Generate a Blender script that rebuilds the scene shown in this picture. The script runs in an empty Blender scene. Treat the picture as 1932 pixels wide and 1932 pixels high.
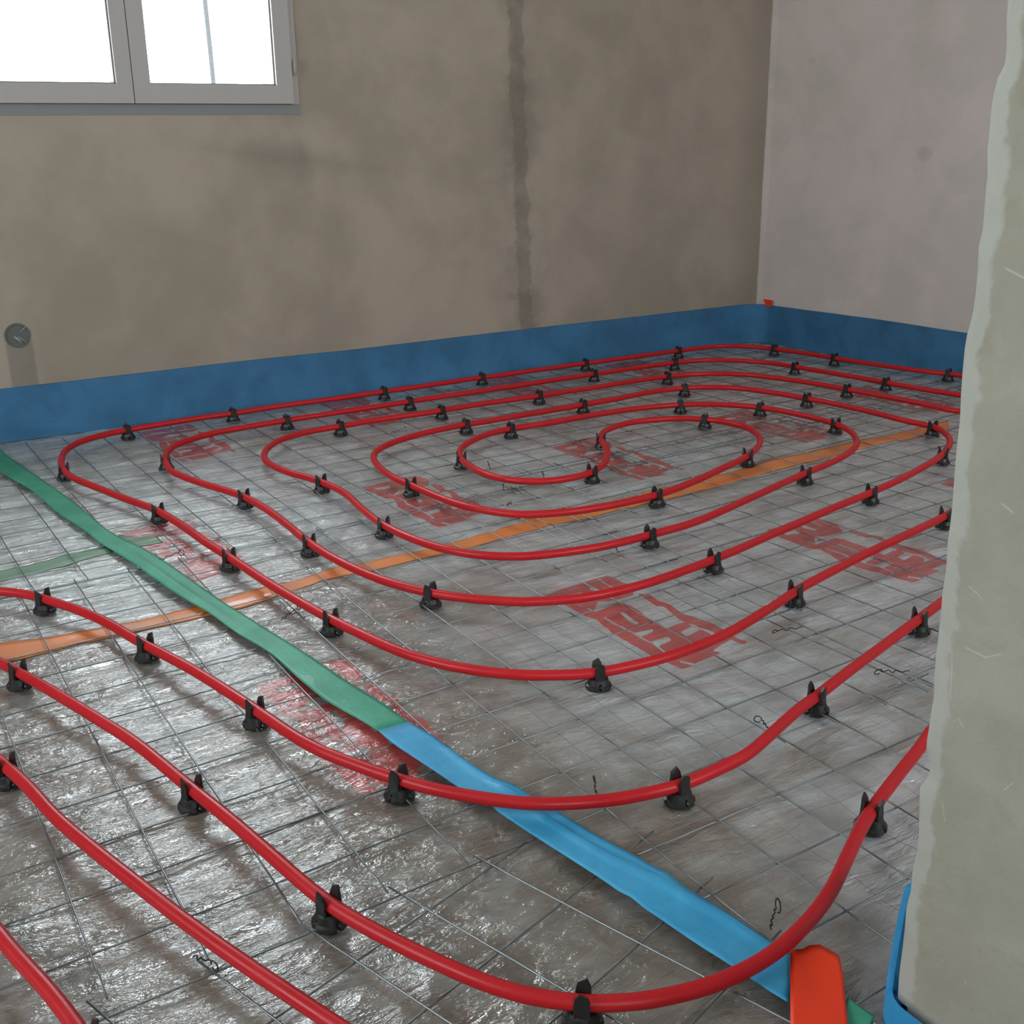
import bpy, bmesh, math, random
import numpy as np
from mathutils import Vector, Matrix

# Room with underfloor heating pipe on wire mesh. Lengths in metres.
CAMR=[[0.850747, -0.525428, -0.012462], [0.175566, 0.261759, 0.94903], [0.495385, 0.809573, -0.314938]]
STAMPS=[(0.21, -0.35, 1, 1), (0.8, -0.31, 1, 1), (-0.37, -0.41, 1, 1), (0.215, 0.475, 1, 1), (-0.365, 0.455, 1, 1), (0.795, 0.51, 1, 1), (1.385, -0.29, 1, 1), (1.385, 0.53, 1, 1), (1.95, 0.56, 1, 1), (-0.1, 1.33, 1, 1), (0.48, 1.38, 1, 1), (1.07, 1.38, 1, 1), (1.6, 1.38, 1, 1), (-0.95, 0.45, 1, 1)]
PRINT=[0.4805, -0.2843]
sc = bpy.context.scene
col = sc.collection
rnd = random.Random(7)

# ------------------------------------------------------------------ camera
cam_d = bpy.data.cameras.new('camera')
cam = bpy.data.objects.new('camera', cam_d)
col.objects.link(cam)
cam_d.sensor_width = 36.0
cam_d.sensor_fit = 'HORIZONTAL'
cam_d.lens = 2139.9 / 1932 * 36.0
cam_d.clip_start = 0.01
R_, U_, F_ = CAMR
cam.matrix_world = Matrix(((R_[0], U_[0], -F_[0], -0.8431), (R_[1], U_[1], -F_[1], -1.5996),
                           (R_[2], U_[2], -F_[2], 0.8), (0, 0, 0, 1)))
sc.camera = cam

# ------------------------------------------------------------------ world, light, exposure
w = bpy.data.worlds.new('sky')
sc.world = w
w.use_nodes = True
bg = w.node_tree.nodes['Background']
bg.inputs[0].default_value = (0.835, 0.945, 1.0, 1)
bg.inputs[1].default_value = 13.0

def portal(name, loc, rot, sx, sy):
    l = bpy.data.lights.new(name, 'AREA')
    l.shape = 'RECTANGLE'
    l.size, l.size_y = sx, sy
    l.cycles.is_portal = True
    o = bpy.data.objects.new(name, l)
    o.location, o.rotation_euler = loc, rot
    col.objects.link(o)
    return o
P = math.pi
# daylight enters through the window in view and through three unseen openings, two of them added for brightness
portal('daylight_front', (0.026, 2.12, 1.41), (-P/2, 0, 0), 0.96, 1.08)
portal('daylight_rear', (-1.45, -3.42, 1.5), (P/2, 0, 0), 1.0, 1.2)
portal('fill_portal_side', (-2.62, -.15, 1.45), (0, -P/2, 0), 1.1, 1.5)
portal('fill_portal_rear_right', (1.45, -3.42, 1.45), (P/2, 0, 0), 1.5, 1.3)

sc.view_settings.view_transform = 'Standard'
sc.view_settings.look = 'None'
sc.view_settings.gamma = 1.0
sc.view_settings.use_curve_mapping = False
sc.view_settings.exposure = 0.15
sc.cycles.max_bounces = 10
sc.cycles.diffuse_bounces = 6
sc.cycles.transparent_max_bounces = 16
sc.cycles.use_denoising = True
sc.cycles.caustics_reflective = False
sc.cycles.caustics_refractive = False
sc.cycles.sample_clamp_indirect = 8.0

# ------------------------------------------------------------------ node helpers
class NT:
    def __init__(s, name):
        s.m = bpy.data.materials.new(name)
        s.m.use_nodes = True
        s.t = s.m.node_tree
        s.b = s.t.nodes['Principled BSDF']
    def n(s, typ, **kw):
        nd = s.t.nodes.new(typ)
        for k, v in kw.items():
            setattr(nd, k, v)
        return nd
    def l(s, a, b):
        s.t.links.new(a, b)
    def val(s, sock, v):
        if hasattr(v, 'links') or hasattr(v, 'is_output'):
            s.l(v, sock)
        else:
            sock.default_value = v
    def coord(s):
        return s.n('ShaderNodeTexCoord').outputs['Object']
    def mapping(s, vec, scale=(1, 1, 1), loc=(0, 0, 0)):
        m = s.n('ShaderNodeMapping')
        m.inputs['Scale'].default_value = scale
        m.inputs['Location'].default_value = loc
        s.l(vec, m.inputs['Vector'])
        return m.outputs[0]
    def noise(s, vec, scale, detail=4, rough=.55, dist=0):
        m = s.n('ShaderNodeTexNoise')
        m.inputs['Scale'].default_value = scale
        m.inputs['Detail'].default_value = detail
        m.inputs['Roughness'].default_value = rough
        m.inputs['Distortion'].default_value = dist
        s.l(vec, m.inputs['Vector'])
        return m.outputs['Fac']
    def math(s, op, a, b=None, c=None, clamp=False):
        m = s.n('ShaderNodeMath', operation=op, use_clamp=clamp)
        s.val(m.inputs[0], a)
        if b is not None: s.val(m.inputs[1], b)
        if c is not None: s.val(m.inputs[2], c)
        return m.outputs[0]
    def ramp(s, v, a, b, lo=0., hi=1.):
        m = s.n('ShaderNodeMapRange', interpolation_type='SMOOTHSTEP')
        s.l(v, m.inputs['Value'])
        m.inputs['From Min'].default_value = a
        m.inputs['From Max'].default_value = b
        m.inputs['To Min'].default_value = lo
        m.inputs['To Max'].default_value = hi
        return m.outputs[0]
    def mix(s, f, a, b):
        m = s.n('ShaderNodeMix', data_type='RGBA')
        s.val(m.inputs[0], f)
        s.val(m.inputs[6], a if not isinstance(a, tuple) else (*a, 1))
        s.val(m.inputs[7], b if not isinstance(b, tuple) else (*b, 1))
        return m.outputs[2]
    def sep(s, vec):
        m = s.n('ShaderNodeSeparateXYZ')
        s.l(vec, m.inputs[0])
        return m.outputs
    def bump(s, h, strength, dist, prev=None):
        m = s.n('ShaderNodeBump')
        m.inputs['Strength'].default_value = strength
        m.inputs['Distance'].default_value = dist
        s.l(h, m.inputs['Height'])
        if prev is not None: s.l(prev, m.inputs['Normal'])
        return m.outputs[0]
    def set(s, **kw):
        for k, v in kw.items():
            s.val(s.b.inputs[k.replace('_', ' ')], (*v, 1) if isinstance(v, tuple) and len(v) == 3 else v)
        return s

def simple(name, c, rough, metal=0., noise_amt=0., coat=0., nscale=40., bump=0.):
    t = NT(name)
    t.set(Roughness=rough, Metallic=metal)
    t.b.inputs['Coat Weight'].default_value = coat
    co = t.coord()
    nz = t.noise(co, nscale, 4)
    d = tuple(x * (1 - noise_amt) for x in c)
    u = tuple(min(1, x * (1 + noise_amt)) for x in c)
    t.set(Base_Color=t.mix(nz, d, u))
    if bump:
        t.set(Normal=t.bump(nz, bump, .002))
    return t.m

# ------------------------------------------------------------------ materials
def plaster(name, base, dark, stain=False, chase=False, scale=1.0, fleck=False, edge=False, spots=(), scratches=()):
    t = NT(name)
    co = t.coord()
    big = t.noise(co, 1.6 * scale, 5, .6, .4)
    mid = t.noise(co, 6 * scale, 5, .6, .3)
    fine = t.noise(co, 160, 3, .6)
    f = t.math('MULTIPLY_ADD', mid, .45, t.math('MULTIPLY', big, .75))
    c = t.mix(t.ramp(f, .45, .75), dark, base)
    if stain:
        x, y, z = t.sep(co)
        # damp vertical seam with ragged edges
        wob = t.noise(t.mapping(co, (1, 1, 1.6)), 9, 5, .7)
        xc = t.math('ADD', x, t.math('MULTIPLY_ADD', z, .034, -1.318))
        d = t.math('ABSOLUTE', t.math('ADD', xc, t.math('MULTIPLY_ADD', wob, .07, -.035)))
        core = t.ramp(d, .021, .032, 1, 0)
        halo = t.math('MULTIPLY', t.ramp(d, .02, .14, 1, 0), t.ramp(t.noise(co, 5, 4, .6), .42, .62))
        c = t.mix(t.math('MULTIPLY', halo, .65), c, tuple(v * .72 for v in dark))
        c = t.mix(t.math('MULTIPLY', core, t.ramp(t.noise(co, 13, 4, .7), .3, .7, .30, .62)), c, (.15, .125, .097))
        # trowelled damp patch under the window corner
        px = t.math('MULTIPLY', t.math('ABSOLUTE', t.math('SUBTRACT', x, .50)), 3.4)
        pz = t.math('MULTIPLY', t.math('ABSOLUTE', t.math('ADD', t.math('SUBTRACT', z, .80), t.math('MULTIPLY', x, .12))), 13)
        dd = t.math('ADD', t.math('ADD', px, pz), t.math('MULTIPLY', mid, .9))
        c = t.mix(t.ramp(dd, .5, 1.7, .45, 0), c, (.15, .135, .105))
        # darker brown towards the inner corner, over the full height
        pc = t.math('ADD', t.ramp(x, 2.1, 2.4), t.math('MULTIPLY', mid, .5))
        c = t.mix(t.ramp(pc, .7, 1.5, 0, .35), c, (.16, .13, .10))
    if chase:
        x, y, z = t.sep(co)
        a = t.math('MULTIPLY', t.ramp(t.math('ABSOLUTE', t.math('ADD', x, .362)), .03, .04, 1, 0), t.ramp(z, .26, .285, 1, 0))
        c = t.mix(t.math('MULTIPLY', a, .55), c, (.15, .14, .115))
    if fleck:
        mt = t.noise(t.mapping(co, (1, 1, 1)), 14, 3, .7, 2.5)
        c = t.mix(t.ramp(mt, .68, .72, 0, .35), c, (.46, .46, .38))
        c = t.mix(t.ramp(t.noise(co, 7, 4, .6, .8), .5, .72, 0, .5), c, (.22, .20, .12))
    if spots:
        x, y, z = t.sep(co)
        for cy, cz, ry, rz, amt in spots:
            q = t.math('ADD', t.math('POWER', t.math('ABSOLUTE', t.math('DIVIDE', t.math('SUBTRACT', y, cy), ry)), 2.), t.math('POWER', t.math('ABSOLUTE', t.math('DIVIDE', t.math('SUBTRACT', z, cz), rz)), 2.))
            q = t.math('ADD', q, t.math('MULTIPLY', mid, .5))
            c = t.mix(t.ramp(q, .3, 1.3, amt, 0), c, tuple(v * .6 for v in dark))
    if scratches:
        x, y, z = t.sep(co)
        for (y0, z0), (y1, z1), wd in scratches:
            L = math.hypot(y1 - y0, z1 - z0); dy, dz = (y1 - y0) / L, (z1 - z0) / L
            along = t.math('ADD', t.math('MULTIPLY', t.math('SUBTRACT', y, y0), dy), t.math('MULTIPLY', t.math('SUBTRACT', z, z0), dz))
            across = t.math('ABSOLUTE', t.math('SUBTRACT', t.math('MULTIPLY', t.math('SUBTRACT', y, y0), dz), t.math('MULTIPLY', t.math('SUBTRACT', z, z0), dy)))
            m1 = t.math('MULTIPLY', t.ramp(along, -.002, .001, 0, 1), t.ramp(along, L - .001, L + .002, 1, 0))
            c = t.mix(t.math('MULTIPLY', m1, t.ramp(across, wd * .3, wd * 1.3, .4, 0)), c, (.66, .65, .58))
    if edge:
        at = t.n('ShaderNodeAttribute', attribute_name='edge').outputs['Fac']
        rag = t.math('ADD', at, t.math('MULTIPLY_ADD', t.noise(co, 22, 4, .7), .9, -.45))
        c = t.mix(t.ramp(rag, .42, .6, 0, .55), c, (.50, .50, .46))  # pale ragged plaster edge, with window light on the rounded corner painted in
    t.set(Base_Color=c, Roughness=.92)
    t.b.inputs['Specular IOR Level'].default_value = .25
    nb = t.bump(big, .35, .02)
    nb = t.bump(mid, .3, .008, nb)
    t.set(Normal=t.bump(fine, .25, .0015, nb))
    return t.m

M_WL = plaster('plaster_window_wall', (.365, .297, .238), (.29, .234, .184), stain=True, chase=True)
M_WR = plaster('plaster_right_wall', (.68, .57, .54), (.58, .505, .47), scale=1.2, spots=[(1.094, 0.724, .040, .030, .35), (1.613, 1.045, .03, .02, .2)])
M_WO = plaster('plaster_other', (.42, .40, .35), (.34, .32, .28))
M_PI = plaster('plaster_partition', (.41, .38, .318), (.335, .31, .245), scale=1.6, fleck=True, edge=True,
              scratches=[((-1.07, 0.703), (-1.09, 0.696), 0.0009), ((-1.074, 0.399), (-1.093, 0.398), 0.0008), ((-1.093, 0.398), (-1.106, 0.406), 0.0006), ((-1.07, 0.452), (-1.083, 0.446), 0.0006), ((-1.091, 0.527), (-1.101, 0.523), 0.0007), ((-1.075, 0.335), (-1.081, 0.329), 0.0006), ((-1.125, 0.293), (-1.131, 0.302), 0.0006), ((-1.071, 0.252), (-1.076, 0.236), 0.0004), ((-1.062, 0.39), (-1.066, 0.348), 0.0005)])
M_CEIL = simple('ceiling_paint', (.55, .54, .50), .9, noise_amt=.06, nscale=3)
M_PVC = simple('window_plastic', (.355, .312, .292), .5, noise_amt=.03)
M_GASKET = simple('grey_gasket', (.20, .19, .19), .6)
M_PVC_SHADED = simple('window_plastic_shaded', (.19, .185, .18), .6)  # frame plastic with the shade below the sash put into its grey
M_BLUE = None
M_CLIP = simple('black_clip_plastic', (.012, .011, .010), .42, noise_amt=.3, nscale=90)
M_ORANGE = simple('orange_tape_film', (.64, .19, .05), .45, noise_amt=.12, nscale=12, coat=.2)
M_VERM = simple('vermilion_tape_film', (.86, .038, .004), .5, noise_amt=.08, nscale=14)
M_TIE = simple('dark_tie_wire', (.022, .022, .024), .5, metal=.5)
M_BOX = simple('grey_conduit_box', (.10, .105, .10), .7, noise_amt=.2, nscale=60)
M_LEAD = simple('pale_lead', (.42, .42, .40), .6)
M_WHITE = simple('white_ink', (.75, .75, .72), .6)
M_CABLE = simple('outdoor_cable_grey', (.030, .030, .034), .9)
M_CABLE.node_tree.nodes['Principled BSDF'].inputs['Specular IOR Level'].default_value = 0
M_TERRACE = simple('outdoor_pale_ground', (.5, .5, .48), .9)

def mk_steel():
    t = NT('galvanised_wire')
    co = t.coord()
    n1 = t.noise(co, 30, 3)
    t.set(Base_Color=t.mix(n1, (.13, .145, .15), (.36, .39, .40)), Metallic=.85, Roughness=t.ramp(n1, .3, .7, .28, .48))
    return t.m
M_STEEL = mk_steel()

def mk_pipe():
    t = NT('red_pipe_plastic')
    co = t.coord()
    n1 = t.noise(co, 14, 4)
    n2 = t.noise(co, 90, 3)
    c = t.mix(n1, (.43, .010, .016), (.54, .016, .020))
    c = t.mix(t.ramp(n2, .62, .8, 0, .08), c, (.62, .12, .11))
    t.set(Base_Color=c, Roughness=t.ramp(n1, .3, .7, .30, .42))
    t.b.inputs['Specular IOR Level'].default_value = .24
    return t.m
M_PIPE = mk_pipe()

def mk_foam(name, a, b):
    t = NT(name)
    co = t.coord()
    n1 = t.noise(co, 7, 4, .6, .5)
    n2 = t.noise(co, 60, 3)
    t.set(Base_Color=t.mix(t.ramp(n1, .3, .7), a, b), Roughness=.7)
    t.b.inputs['Specular IOR Level'].default_value = .3
    nb = t.bump(n1, .35, .006)
    t.set(Normal=t.bump(n2, .2, .001, nb))
    return t.m
M_BLUE = mk_foam('blue_pe_foam', (.034, .118, .225), (.048, .165, .31))

M_BLUE_LIT = mk_foam('blue_pe_foam_lit', (.030, .25, .52), (.05, .33, .64))  # same blue foam, light on the partition strip painted into a paler colour
def mk_tape(name, a, b):
    t = NT(name)
    co = t.coord()
    n1 = t.noise(co, 9, 5, .6, .6)
    n2 = t.noise(t.mapping(co, (6, 2, 1)), 14, 4, .6, .6)
    t.set(Base_Color=t.mix(t.ramp(n1, .3, .7), a, b), Roughness=.55)
    t.b.inputs['Coat Weight'].default_value = .05
    nb = t.bump(n1, .3, .004)
    t.set(Normal=t.bump(n2, .3, .0015, nb))
    return t.m
M_GREEN = mk_tape('green_tape_film', (.028, .24, .145), (.052, .32, .205))
M_BTAPE = mk_tape('blue_tape_film', (.025, .27, .50), (.05, .36, .62))
def mk_pale():
    t = NT('green_tape_under_film')
    co = t.coord()
    n1 = t.noise(co, 12, 5)
    t.set(Base_Color=t.mix(n1, (.13, .24, .16), (.20, .31, .22)), Roughness=.4)
    return t.m
M_PALE = mk_pale()

def mk_film():
    t = NT('printed_vapour_film')
    co = t.coord()
    x, y, z = t.sep(co)
    big = t.noise(co, 2.2, 4, .6, .5)
    mid = t.noise(co, 11, 5, .62, .8)
    streak = t.noise(t.mapping(co, (1.0, 4.5, 1)), 7, 5, .62, .9)
    crinkle = t.noise(t.mapping(co, (1.0, 2.4, 1)), 26, 4, .55, 1.6)
    fine = t.noise(co, 150, 4, .65, .6)
    c = t.mix(t.ramp(mid, .32, .68), (.335, .34, .336), (.47, .485, .49))
    c = t.mix(t.ramp(streak, .52, .74, 0, .5), c, (.52, .535, .54))
    # brownish board showing through where the film sits tight
    c = t.mix(t.ramp(t.math('MULTIPLY_ADD', big, .6, t.math('MULTIPLY', streak, .4)), .50, .40, 0, .40), c, (.225, .165, .11))
    # near the green tape the film is clearer, so the brown board below shows more
    zone = t.math('MULTIPLY', t.ramp(t.math('ADD', x, t.math('MULTIPLY', big, .5)), .55, .05, 0, 1), t.ramp(y, .75, .15, 0, 1))
    c = t.mix(t.math('MULTIPLY', zone, t.ramp(mid, .35, .62, .95, .7)), c, (.150, .115, .085))
    # thin red printed setting-out grid, 10 cm with a fainter 5 cm line between
    wob = t.math('MULTIPLY_ADD', t.noise(co, 9, 3), .016, -.008)
    wob2 = t.math('MULTIPLY_ADD', t.noise(t.mapping(co, (1, 1, 1), (5, 3, 0)), 9, 3), .016, -.008)
    def line(v, period, off, wdt):
        a = t.math('PINGPONG', t.math('ADD', v, off), period / 2)
        return t.ramp(a, wdt * .5, wdt, 1, 0)
    gx = t.math('ADD', x, wob); gy = t.math('ADD', y, wob2)
    g = t.math('MAXIMUM', line(gx, .10, .045, .0011), line(gy, .10, .047, .0011))
    g2 = t.math('MAXIMUM', line(gx, .10, .095, .0008), line(gy, .10, .097, .0008))
    dash = t.ramp(t.math('SINE', t.math('MULTIPLY', t.math('ADD', x, y), 900)), -.1, .1)
    c = t.mix(t.math('MULTIPLY', g, t.ramp(big, .35, .6, .12, .5)), c, (.12, .04, .035))
    c = t.mix(t.math('MULTIPLY', t.math('MULTIPLY', g2, dash), .22), c, (.10, .05, .045))
    ink = t.n('ShaderNodeAttribute', attribute_name='ink').outputs['Fac']
    red = t.mix(t.ramp(mid, .3, .7), (.37, .030, .030), (.49, .055, .048))
    c = t.mix(t.ramp(ink, -.0006, .0006, 0, .93), c, red)
    t.set(Base_Color=c, Roughness=t.ramp(streak, .35, .65, .42, .55))
    t.b.inputs['Specular IOR Level'].default_value = .4
    t.b.inputs['Coat Weight'].default_value = 1.0
    t.b.inputs['Coat Roughness'].default_value = .035
    t.b.inputs['Coat IOR'].default_value = 2.1
    nb = t.bump(streak, .8, .009)
    nb = t.bump(crinkle, .75, .0045, nb)
    nb = t.bump(fine, .12, .0005, nb)
    t.set(Normal=nb)
    t.l(nb, t.b.inputs['Coat Normal'])
    return t.m
M_FILM = mk_film()

def mk_glass():
    t = NT('window_glass')
    tr = t.n('ShaderNodeBsdfTransparent')
    gl = t.n('ShaderNodeBsdfGlossy')
    gl.inputs['Roughness'].default_value = .02
    mx = t.n('ShaderNodeMixShader')
    mx.inputs[0].default_value = .02
    t.l(tr.outputs[0], mx.inputs[1]); t.l(gl.outputs[0], mx.inputs[2])
    out = [n for n in t.t.nodes if n.type == 'OUTPUT_MATERIAL'][0]
    t.l(mx.outputs[0], out.inputs['Surface'])
    return t.m
M_GLASS = mk_glass()

# ------------------------------------------------------------------ measured plan positions (x, y) on the floor
PIPE_MAIN=[[-0.694,0.5813],[-0.6377,0.5328],[-0.5979,0.4875],[-0.5717,0.4389],[-0.5315,0.3501],[-0.5037,0.2683],[-0.4788,0.1682],[-0.4384,0.022],[-0.4034,-0.1366],[-0.3733,-0.2913],[-0.3354,-0.387],[-0.3052,-0.446],[-0.2732,-0.4966],[-0.2218,-0.5553],[-0.1819,-0.5886],[-0.1214,-0.62],[-0.0698,-0.6356],[-0.0155,-0.6441],[0.0354,-0.6427],[0.0951,-0.637],[0.1296,-0.6277],[0.2499,-0.5831],[0.304,-0.5678],[0.4163,-0.5327],[0.5548,-0.4923],[0.6578,-0.4621],[0.76,-0.432],[0.88,-0.395],[1.05,-0.345],[1.3,-0.25],[1.62,-0.14],[1.95,0.0],[2.12,0.2],[2.17,0.42],[2.1384,0.6104],[2.109,0.7473],[2.0979,0.8545],[2.0784,1.0226],[2.0523,1.1983],[2.0317,1.3197],[1.9805,1.4088],[1.9157,1.4686],[1.8489,1.5025],[1.7596,1.5192],[1.6804,1.527],[1.5883,1.5271],[1.3633,1.5218],[1.1277,1.5166],[0.9473,1.5092],[0.779,1.5083],[0.5742,1.4987],[0.4107,1.4941],[0.2705,1.4908],[0.1685,1.4803],[0.0475,1.4605],[-0.062,1.4003],[-0.1088,1.3343],[-0.1332,1.2638],[-0.1473,1.1845],[-0.1477,1.1224],[-0.1229,1.0134],[-0.0746,0.8558],[-0.0603,0.7244],[-0.0599,0.6003],[-0.0634,0.4764],[-0.0575,0.3502],[-0.0333,0.2138],[0.0035,0.1179],[0.0488,0.0461],[0.1078,-0.0131],[0.148,-0.0431],[0.2402,-0.0796],[0.3571,-0.087],[0.4632,-0.0751],[0.5503,-0.0604],[0.642,-0.0419],[0.7403,-0.0187],[0.9466,0.0287],[1.13,0.0666],[1.3065,0.1111],[1.4722,0.1654],[1.5739,0.2111],[1.6555,0.2648],[1.7114,0.325],[1.7414,0.3892],[1.7351,0.4952],[1.7402,0.6103],[1.7327,0.7207],[1.7165,0.841],[1.6864,0.973],[1.6414,1.0799],[1.5866,1.1351],[1.5136,1.1714],[1.4239,1.1854],[1.3215,1.1809],[1.2472,1.1709],[1.1053,1.1628],[0.8971,1.1534],[0.7361,1.1463],[0.6601,1.1456],[0.5182,1.1218],[0.4137,1.0782],[0.3504,1.0273],[0.3166,0.9698],[0.2921,0.8817],[0.2834,0.7941],[0.2886,0.7092],[0.3027,0.5662],[0.3239,0.4778],[0.3631,0.4069],[0.4088,0.364],[0.5269,0.3258],[0.7147,0.3223],[0.8681,0.3602],[0.9559,0.3926],[1.0894,0.4413],[1.177,0.4884],[1.2471,0.5458],[1.2953,0.6143],[1.3171,0.6887],[1.3003,0.7839],[1.2442,0.8498],[1.1807,0.8827],[1.1035,0.9005],[1.0341,0.8917],[0.9726,0.8645],[0.9303,0.8298],[0.8963,0.7779],[0.862,0.7098],[0.8199,0.6489],[0.7696,0.5965],[0.7089,0.5584],[0.6436,0.5438],[0.5701,0.5554],[0.5178,0.5945],[0.4875,0.6484],[0.481,0.7185],[0.4917,0.8088],[0.5147,0.8746],[0.5576,0.9371],[0.6267,0.9897],[0.7023,1.0251],[0.7673,1.0348],[0.8977,1.0318],[1.0634,1.0384],[1.2056,1.0306],[1.3124,1.0076],[1.3942,0.9707],[1.4762,0.8981],[1.5219,0.8221],[1.5476,0.7033],[1.5513,0.5992],[1.5348,0.5176],[1.4956,0.4488],[1.4391,0.3865],[1.3709,0.3422],[1.2894,0.3075],[1.2106,0.2831],[1.141,0.266],[1.0245,0.2327],[0.8445,0.1783],[0.6715,0.1297],[0.5346,0.1185],[0.4125,0.1167],[0.2968,0.1395],[0.2228,0.1762],[0.161,0.2476],[0.1243,0.3536],[0.1093,0.483],[0.1175,0.605],[0.1327,0.7289],[0.1279,0.8229],[0.1092,0.9044],[0.0851,0.978],[0.0753,1.0683],[0.0884,1.1466],[0.1282,1.224],[0.1931,1.2903],[0.2783,1.3236],[0.3875,1.3333],[0.501,1.3434],[0.6889,1.3387],[0.8529,1.347],[1.061,1.344],[1.2825,1.3433],[1.4528,1.3513],[1.577,1.3449],[1.6773,1.3232],[1.7734,1.2653],[1.838,1.1738],[1.8957,1.0037],[1.9163,0.862],[1.937,0.7053],[1.9479,0.5627],[1.9498,0.4814],[2.03,0.38],[2.0,0.22],[1.85,0.07],[1.6,-0.02],[1.38,-0.065],[1.1371,-0.1327],[0.9729,-0.1689],[0.8184,-0.2001],[0.6232,-0.246],[0.5246,-0.2764],[0.3855,-0.321],[0.2999,-0.3397],[0.2081,-0.3476],[0.132,-0.342],[0.0655,-0.3264],[-0.0067,-0.2844],[-0.04,-0.2563],[-0.0685,-0.2247],[-0.1012,-0.1792],[-0.1359,-0.1065],[-0.1621,-0.0073],[-0.1852,0.1125],[-0.2086,0.2823],[-0.2286,0.4872],[-0.2397,0.5847],[-0.2517,0.737],[-0.2684,0.8595],[-0.3062,0.9864],[-0.3395,1.1127],[-0.367,1.2213],[-0.3734,1.3035],[-0.3625,1.3987],[-0.3313,1.5008],[-0.2742,1.5794],[-0.182,1.629],[-0.0866,1.6447],[0.0721,1.6634],[0.182,1.669],[0.2493,1.6727],[0.3788,1.6783],[0.6601,1.681],[0.9049,1.6896],[1.055,1.6944],[1.2397,1.6931],[1.4355,1.6949],[1.5593,1.6924],[1.7196,1.6975],[1.8349,1.6967],[1.9224,1.6934],[2.0108,1.6919],[2.1038,1.6814],[2.1806,1.6261],[2.2286,1.5425],[2.256,1.4273],[2.2747,1.3089],[2.2845,1.2133],[2.3179,1.0449],[2.354,0.8883],[2.388,0.8041],[2.42,0.5],[2.38,0.1],[2.15,-0.25],[1.6,-0.5],[0.95,-0.66],[0.7,-0.675],[0.5,-0.69],[0.38,-0.718],[0.3099,-0.7461],[0.2412,-0.7726],[0.1713,-0.8003],[0.1382,-0.8147],[0.1021,-0.832],[0.0463,-0.8625],[-0.0107,-0.8937],[-0.0644,-0.9157],[-0.119,-0.9312],[-0.1615,-0.9371],[-0.2138,-0.936],[-0.2486,-0.9287],[-0.2882,-0.9162],[-0.3336,-0.8906],[-0.3724,-0.8551],[-0.3901,-0.8321],[-0.4051,-0.8072],[-0.4227,-0.7726],[-0.4443,-0.7253],[-0.4683,-0.6643],[-0.4861,-0.6031],[-0.5042,-0.5006],[-0.5186,-0.4183],[-0.5423,-0.3006],[-0.5682,-0.1667],[-0.5989,-0.0594],[-0.6331,0.0535],[-0.6648,0.1515],[-0.6858,0.2096],[-0.7216,0.291]]
PIPE_C=[[-0.7559,-0.0339],[-0.7338,-0.1126],[-0.7138,-0.1977],[-0.6962,-0.296],[-0.6719,-0.3893],[-0.6469,-0.4761],[-0.6242,-0.5551],[-0.6023,-0.6249],[-0.579,-0.6936],[-0.5522,-0.7692],[-0.5297,-0.832],[-0.508,-0.8935]]
PIPE_D=[[-0.8077,-0.3917],[-0.7893,-0.4857],[-0.7777,-0.537],[-0.7626,-0.5964],[-0.7517,-0.6494],[-0.7423,-0.7057],[-0.7314,-0.7753]]
CLIPS={'o1far':[[-0.1419,1.6379],[0.1781,1.6717],[0.6849,1.6879],[1.0577,1.699],[1.4895,1.6929],[1.924,1.6922],[2.2362,1.5094],[2.2772,1.2561],[2.3706,0.8327]],'o1near':[[-0.372,1.314],[-0.2645,0.8412],[-0.2268,0.4732],[-0.1783,0.0756],[0.0875,-0.3331],[0.5657,-0.2596],[1.1378,-0.1298]],'o2far':[[0.2812,1.4913],[0.6908,1.5104],[1.3999,1.5347],[1.7526,1.5181],[2.0521,1.2159],[2.0996,0.8604]],'o2near':[[-0.1372,1.2544],[-0.072,0.8375],[-0.0637,0.4598],[0.0177,0.0902],[0.5529,-0.0621],[1.1357,0.0676],[1.5287,0.1866]],'o3far':[[0.3875,1.3333],[0.7085,1.3418],[1.0642,1.3418],[1.5771,1.3437],[1.9185,0.8585]],'o3near':[[0.1228,0.8526],[0.109,0.479],[0.5333,0.1194],[1.1272,0.2639]],'o4far':[[0.6922,1.146],[1.1041,1.161],[1.5136,1.1714],[1.7152,0.8419],[1.7418,0.386]],'o4near':[[0.2913,0.7022],[0.7162,0.3212],[1.1112,0.4529]],'o5':[[0.4996,0.8392],[0.7673,1.0348],[1.3418,0.9958],[1.5205,0.829],[1.5477,0.564],[0.7089,0.5584]],'o6':[[0.9064,0.798],[1.2794,0.8099]],'pa':[[-0.5809,0.4555],[-0.4756,0.1539],[-0.3993,-0.1611],[-0.3081,-0.4404],[-0.018,-0.6439],[0.2982,-0.5688],[0.6529,-0.4629]],'pb':[[-0.6651,0.1539],[-0.5387,-0.3181],[-0.4808,-0.6225],[-0.3336,-0.8906],[0.1431,-0.8124]],'pc':[[-0.7291,-0.1331]],'pd':[[-0.7453,-0.6874]]}
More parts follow.
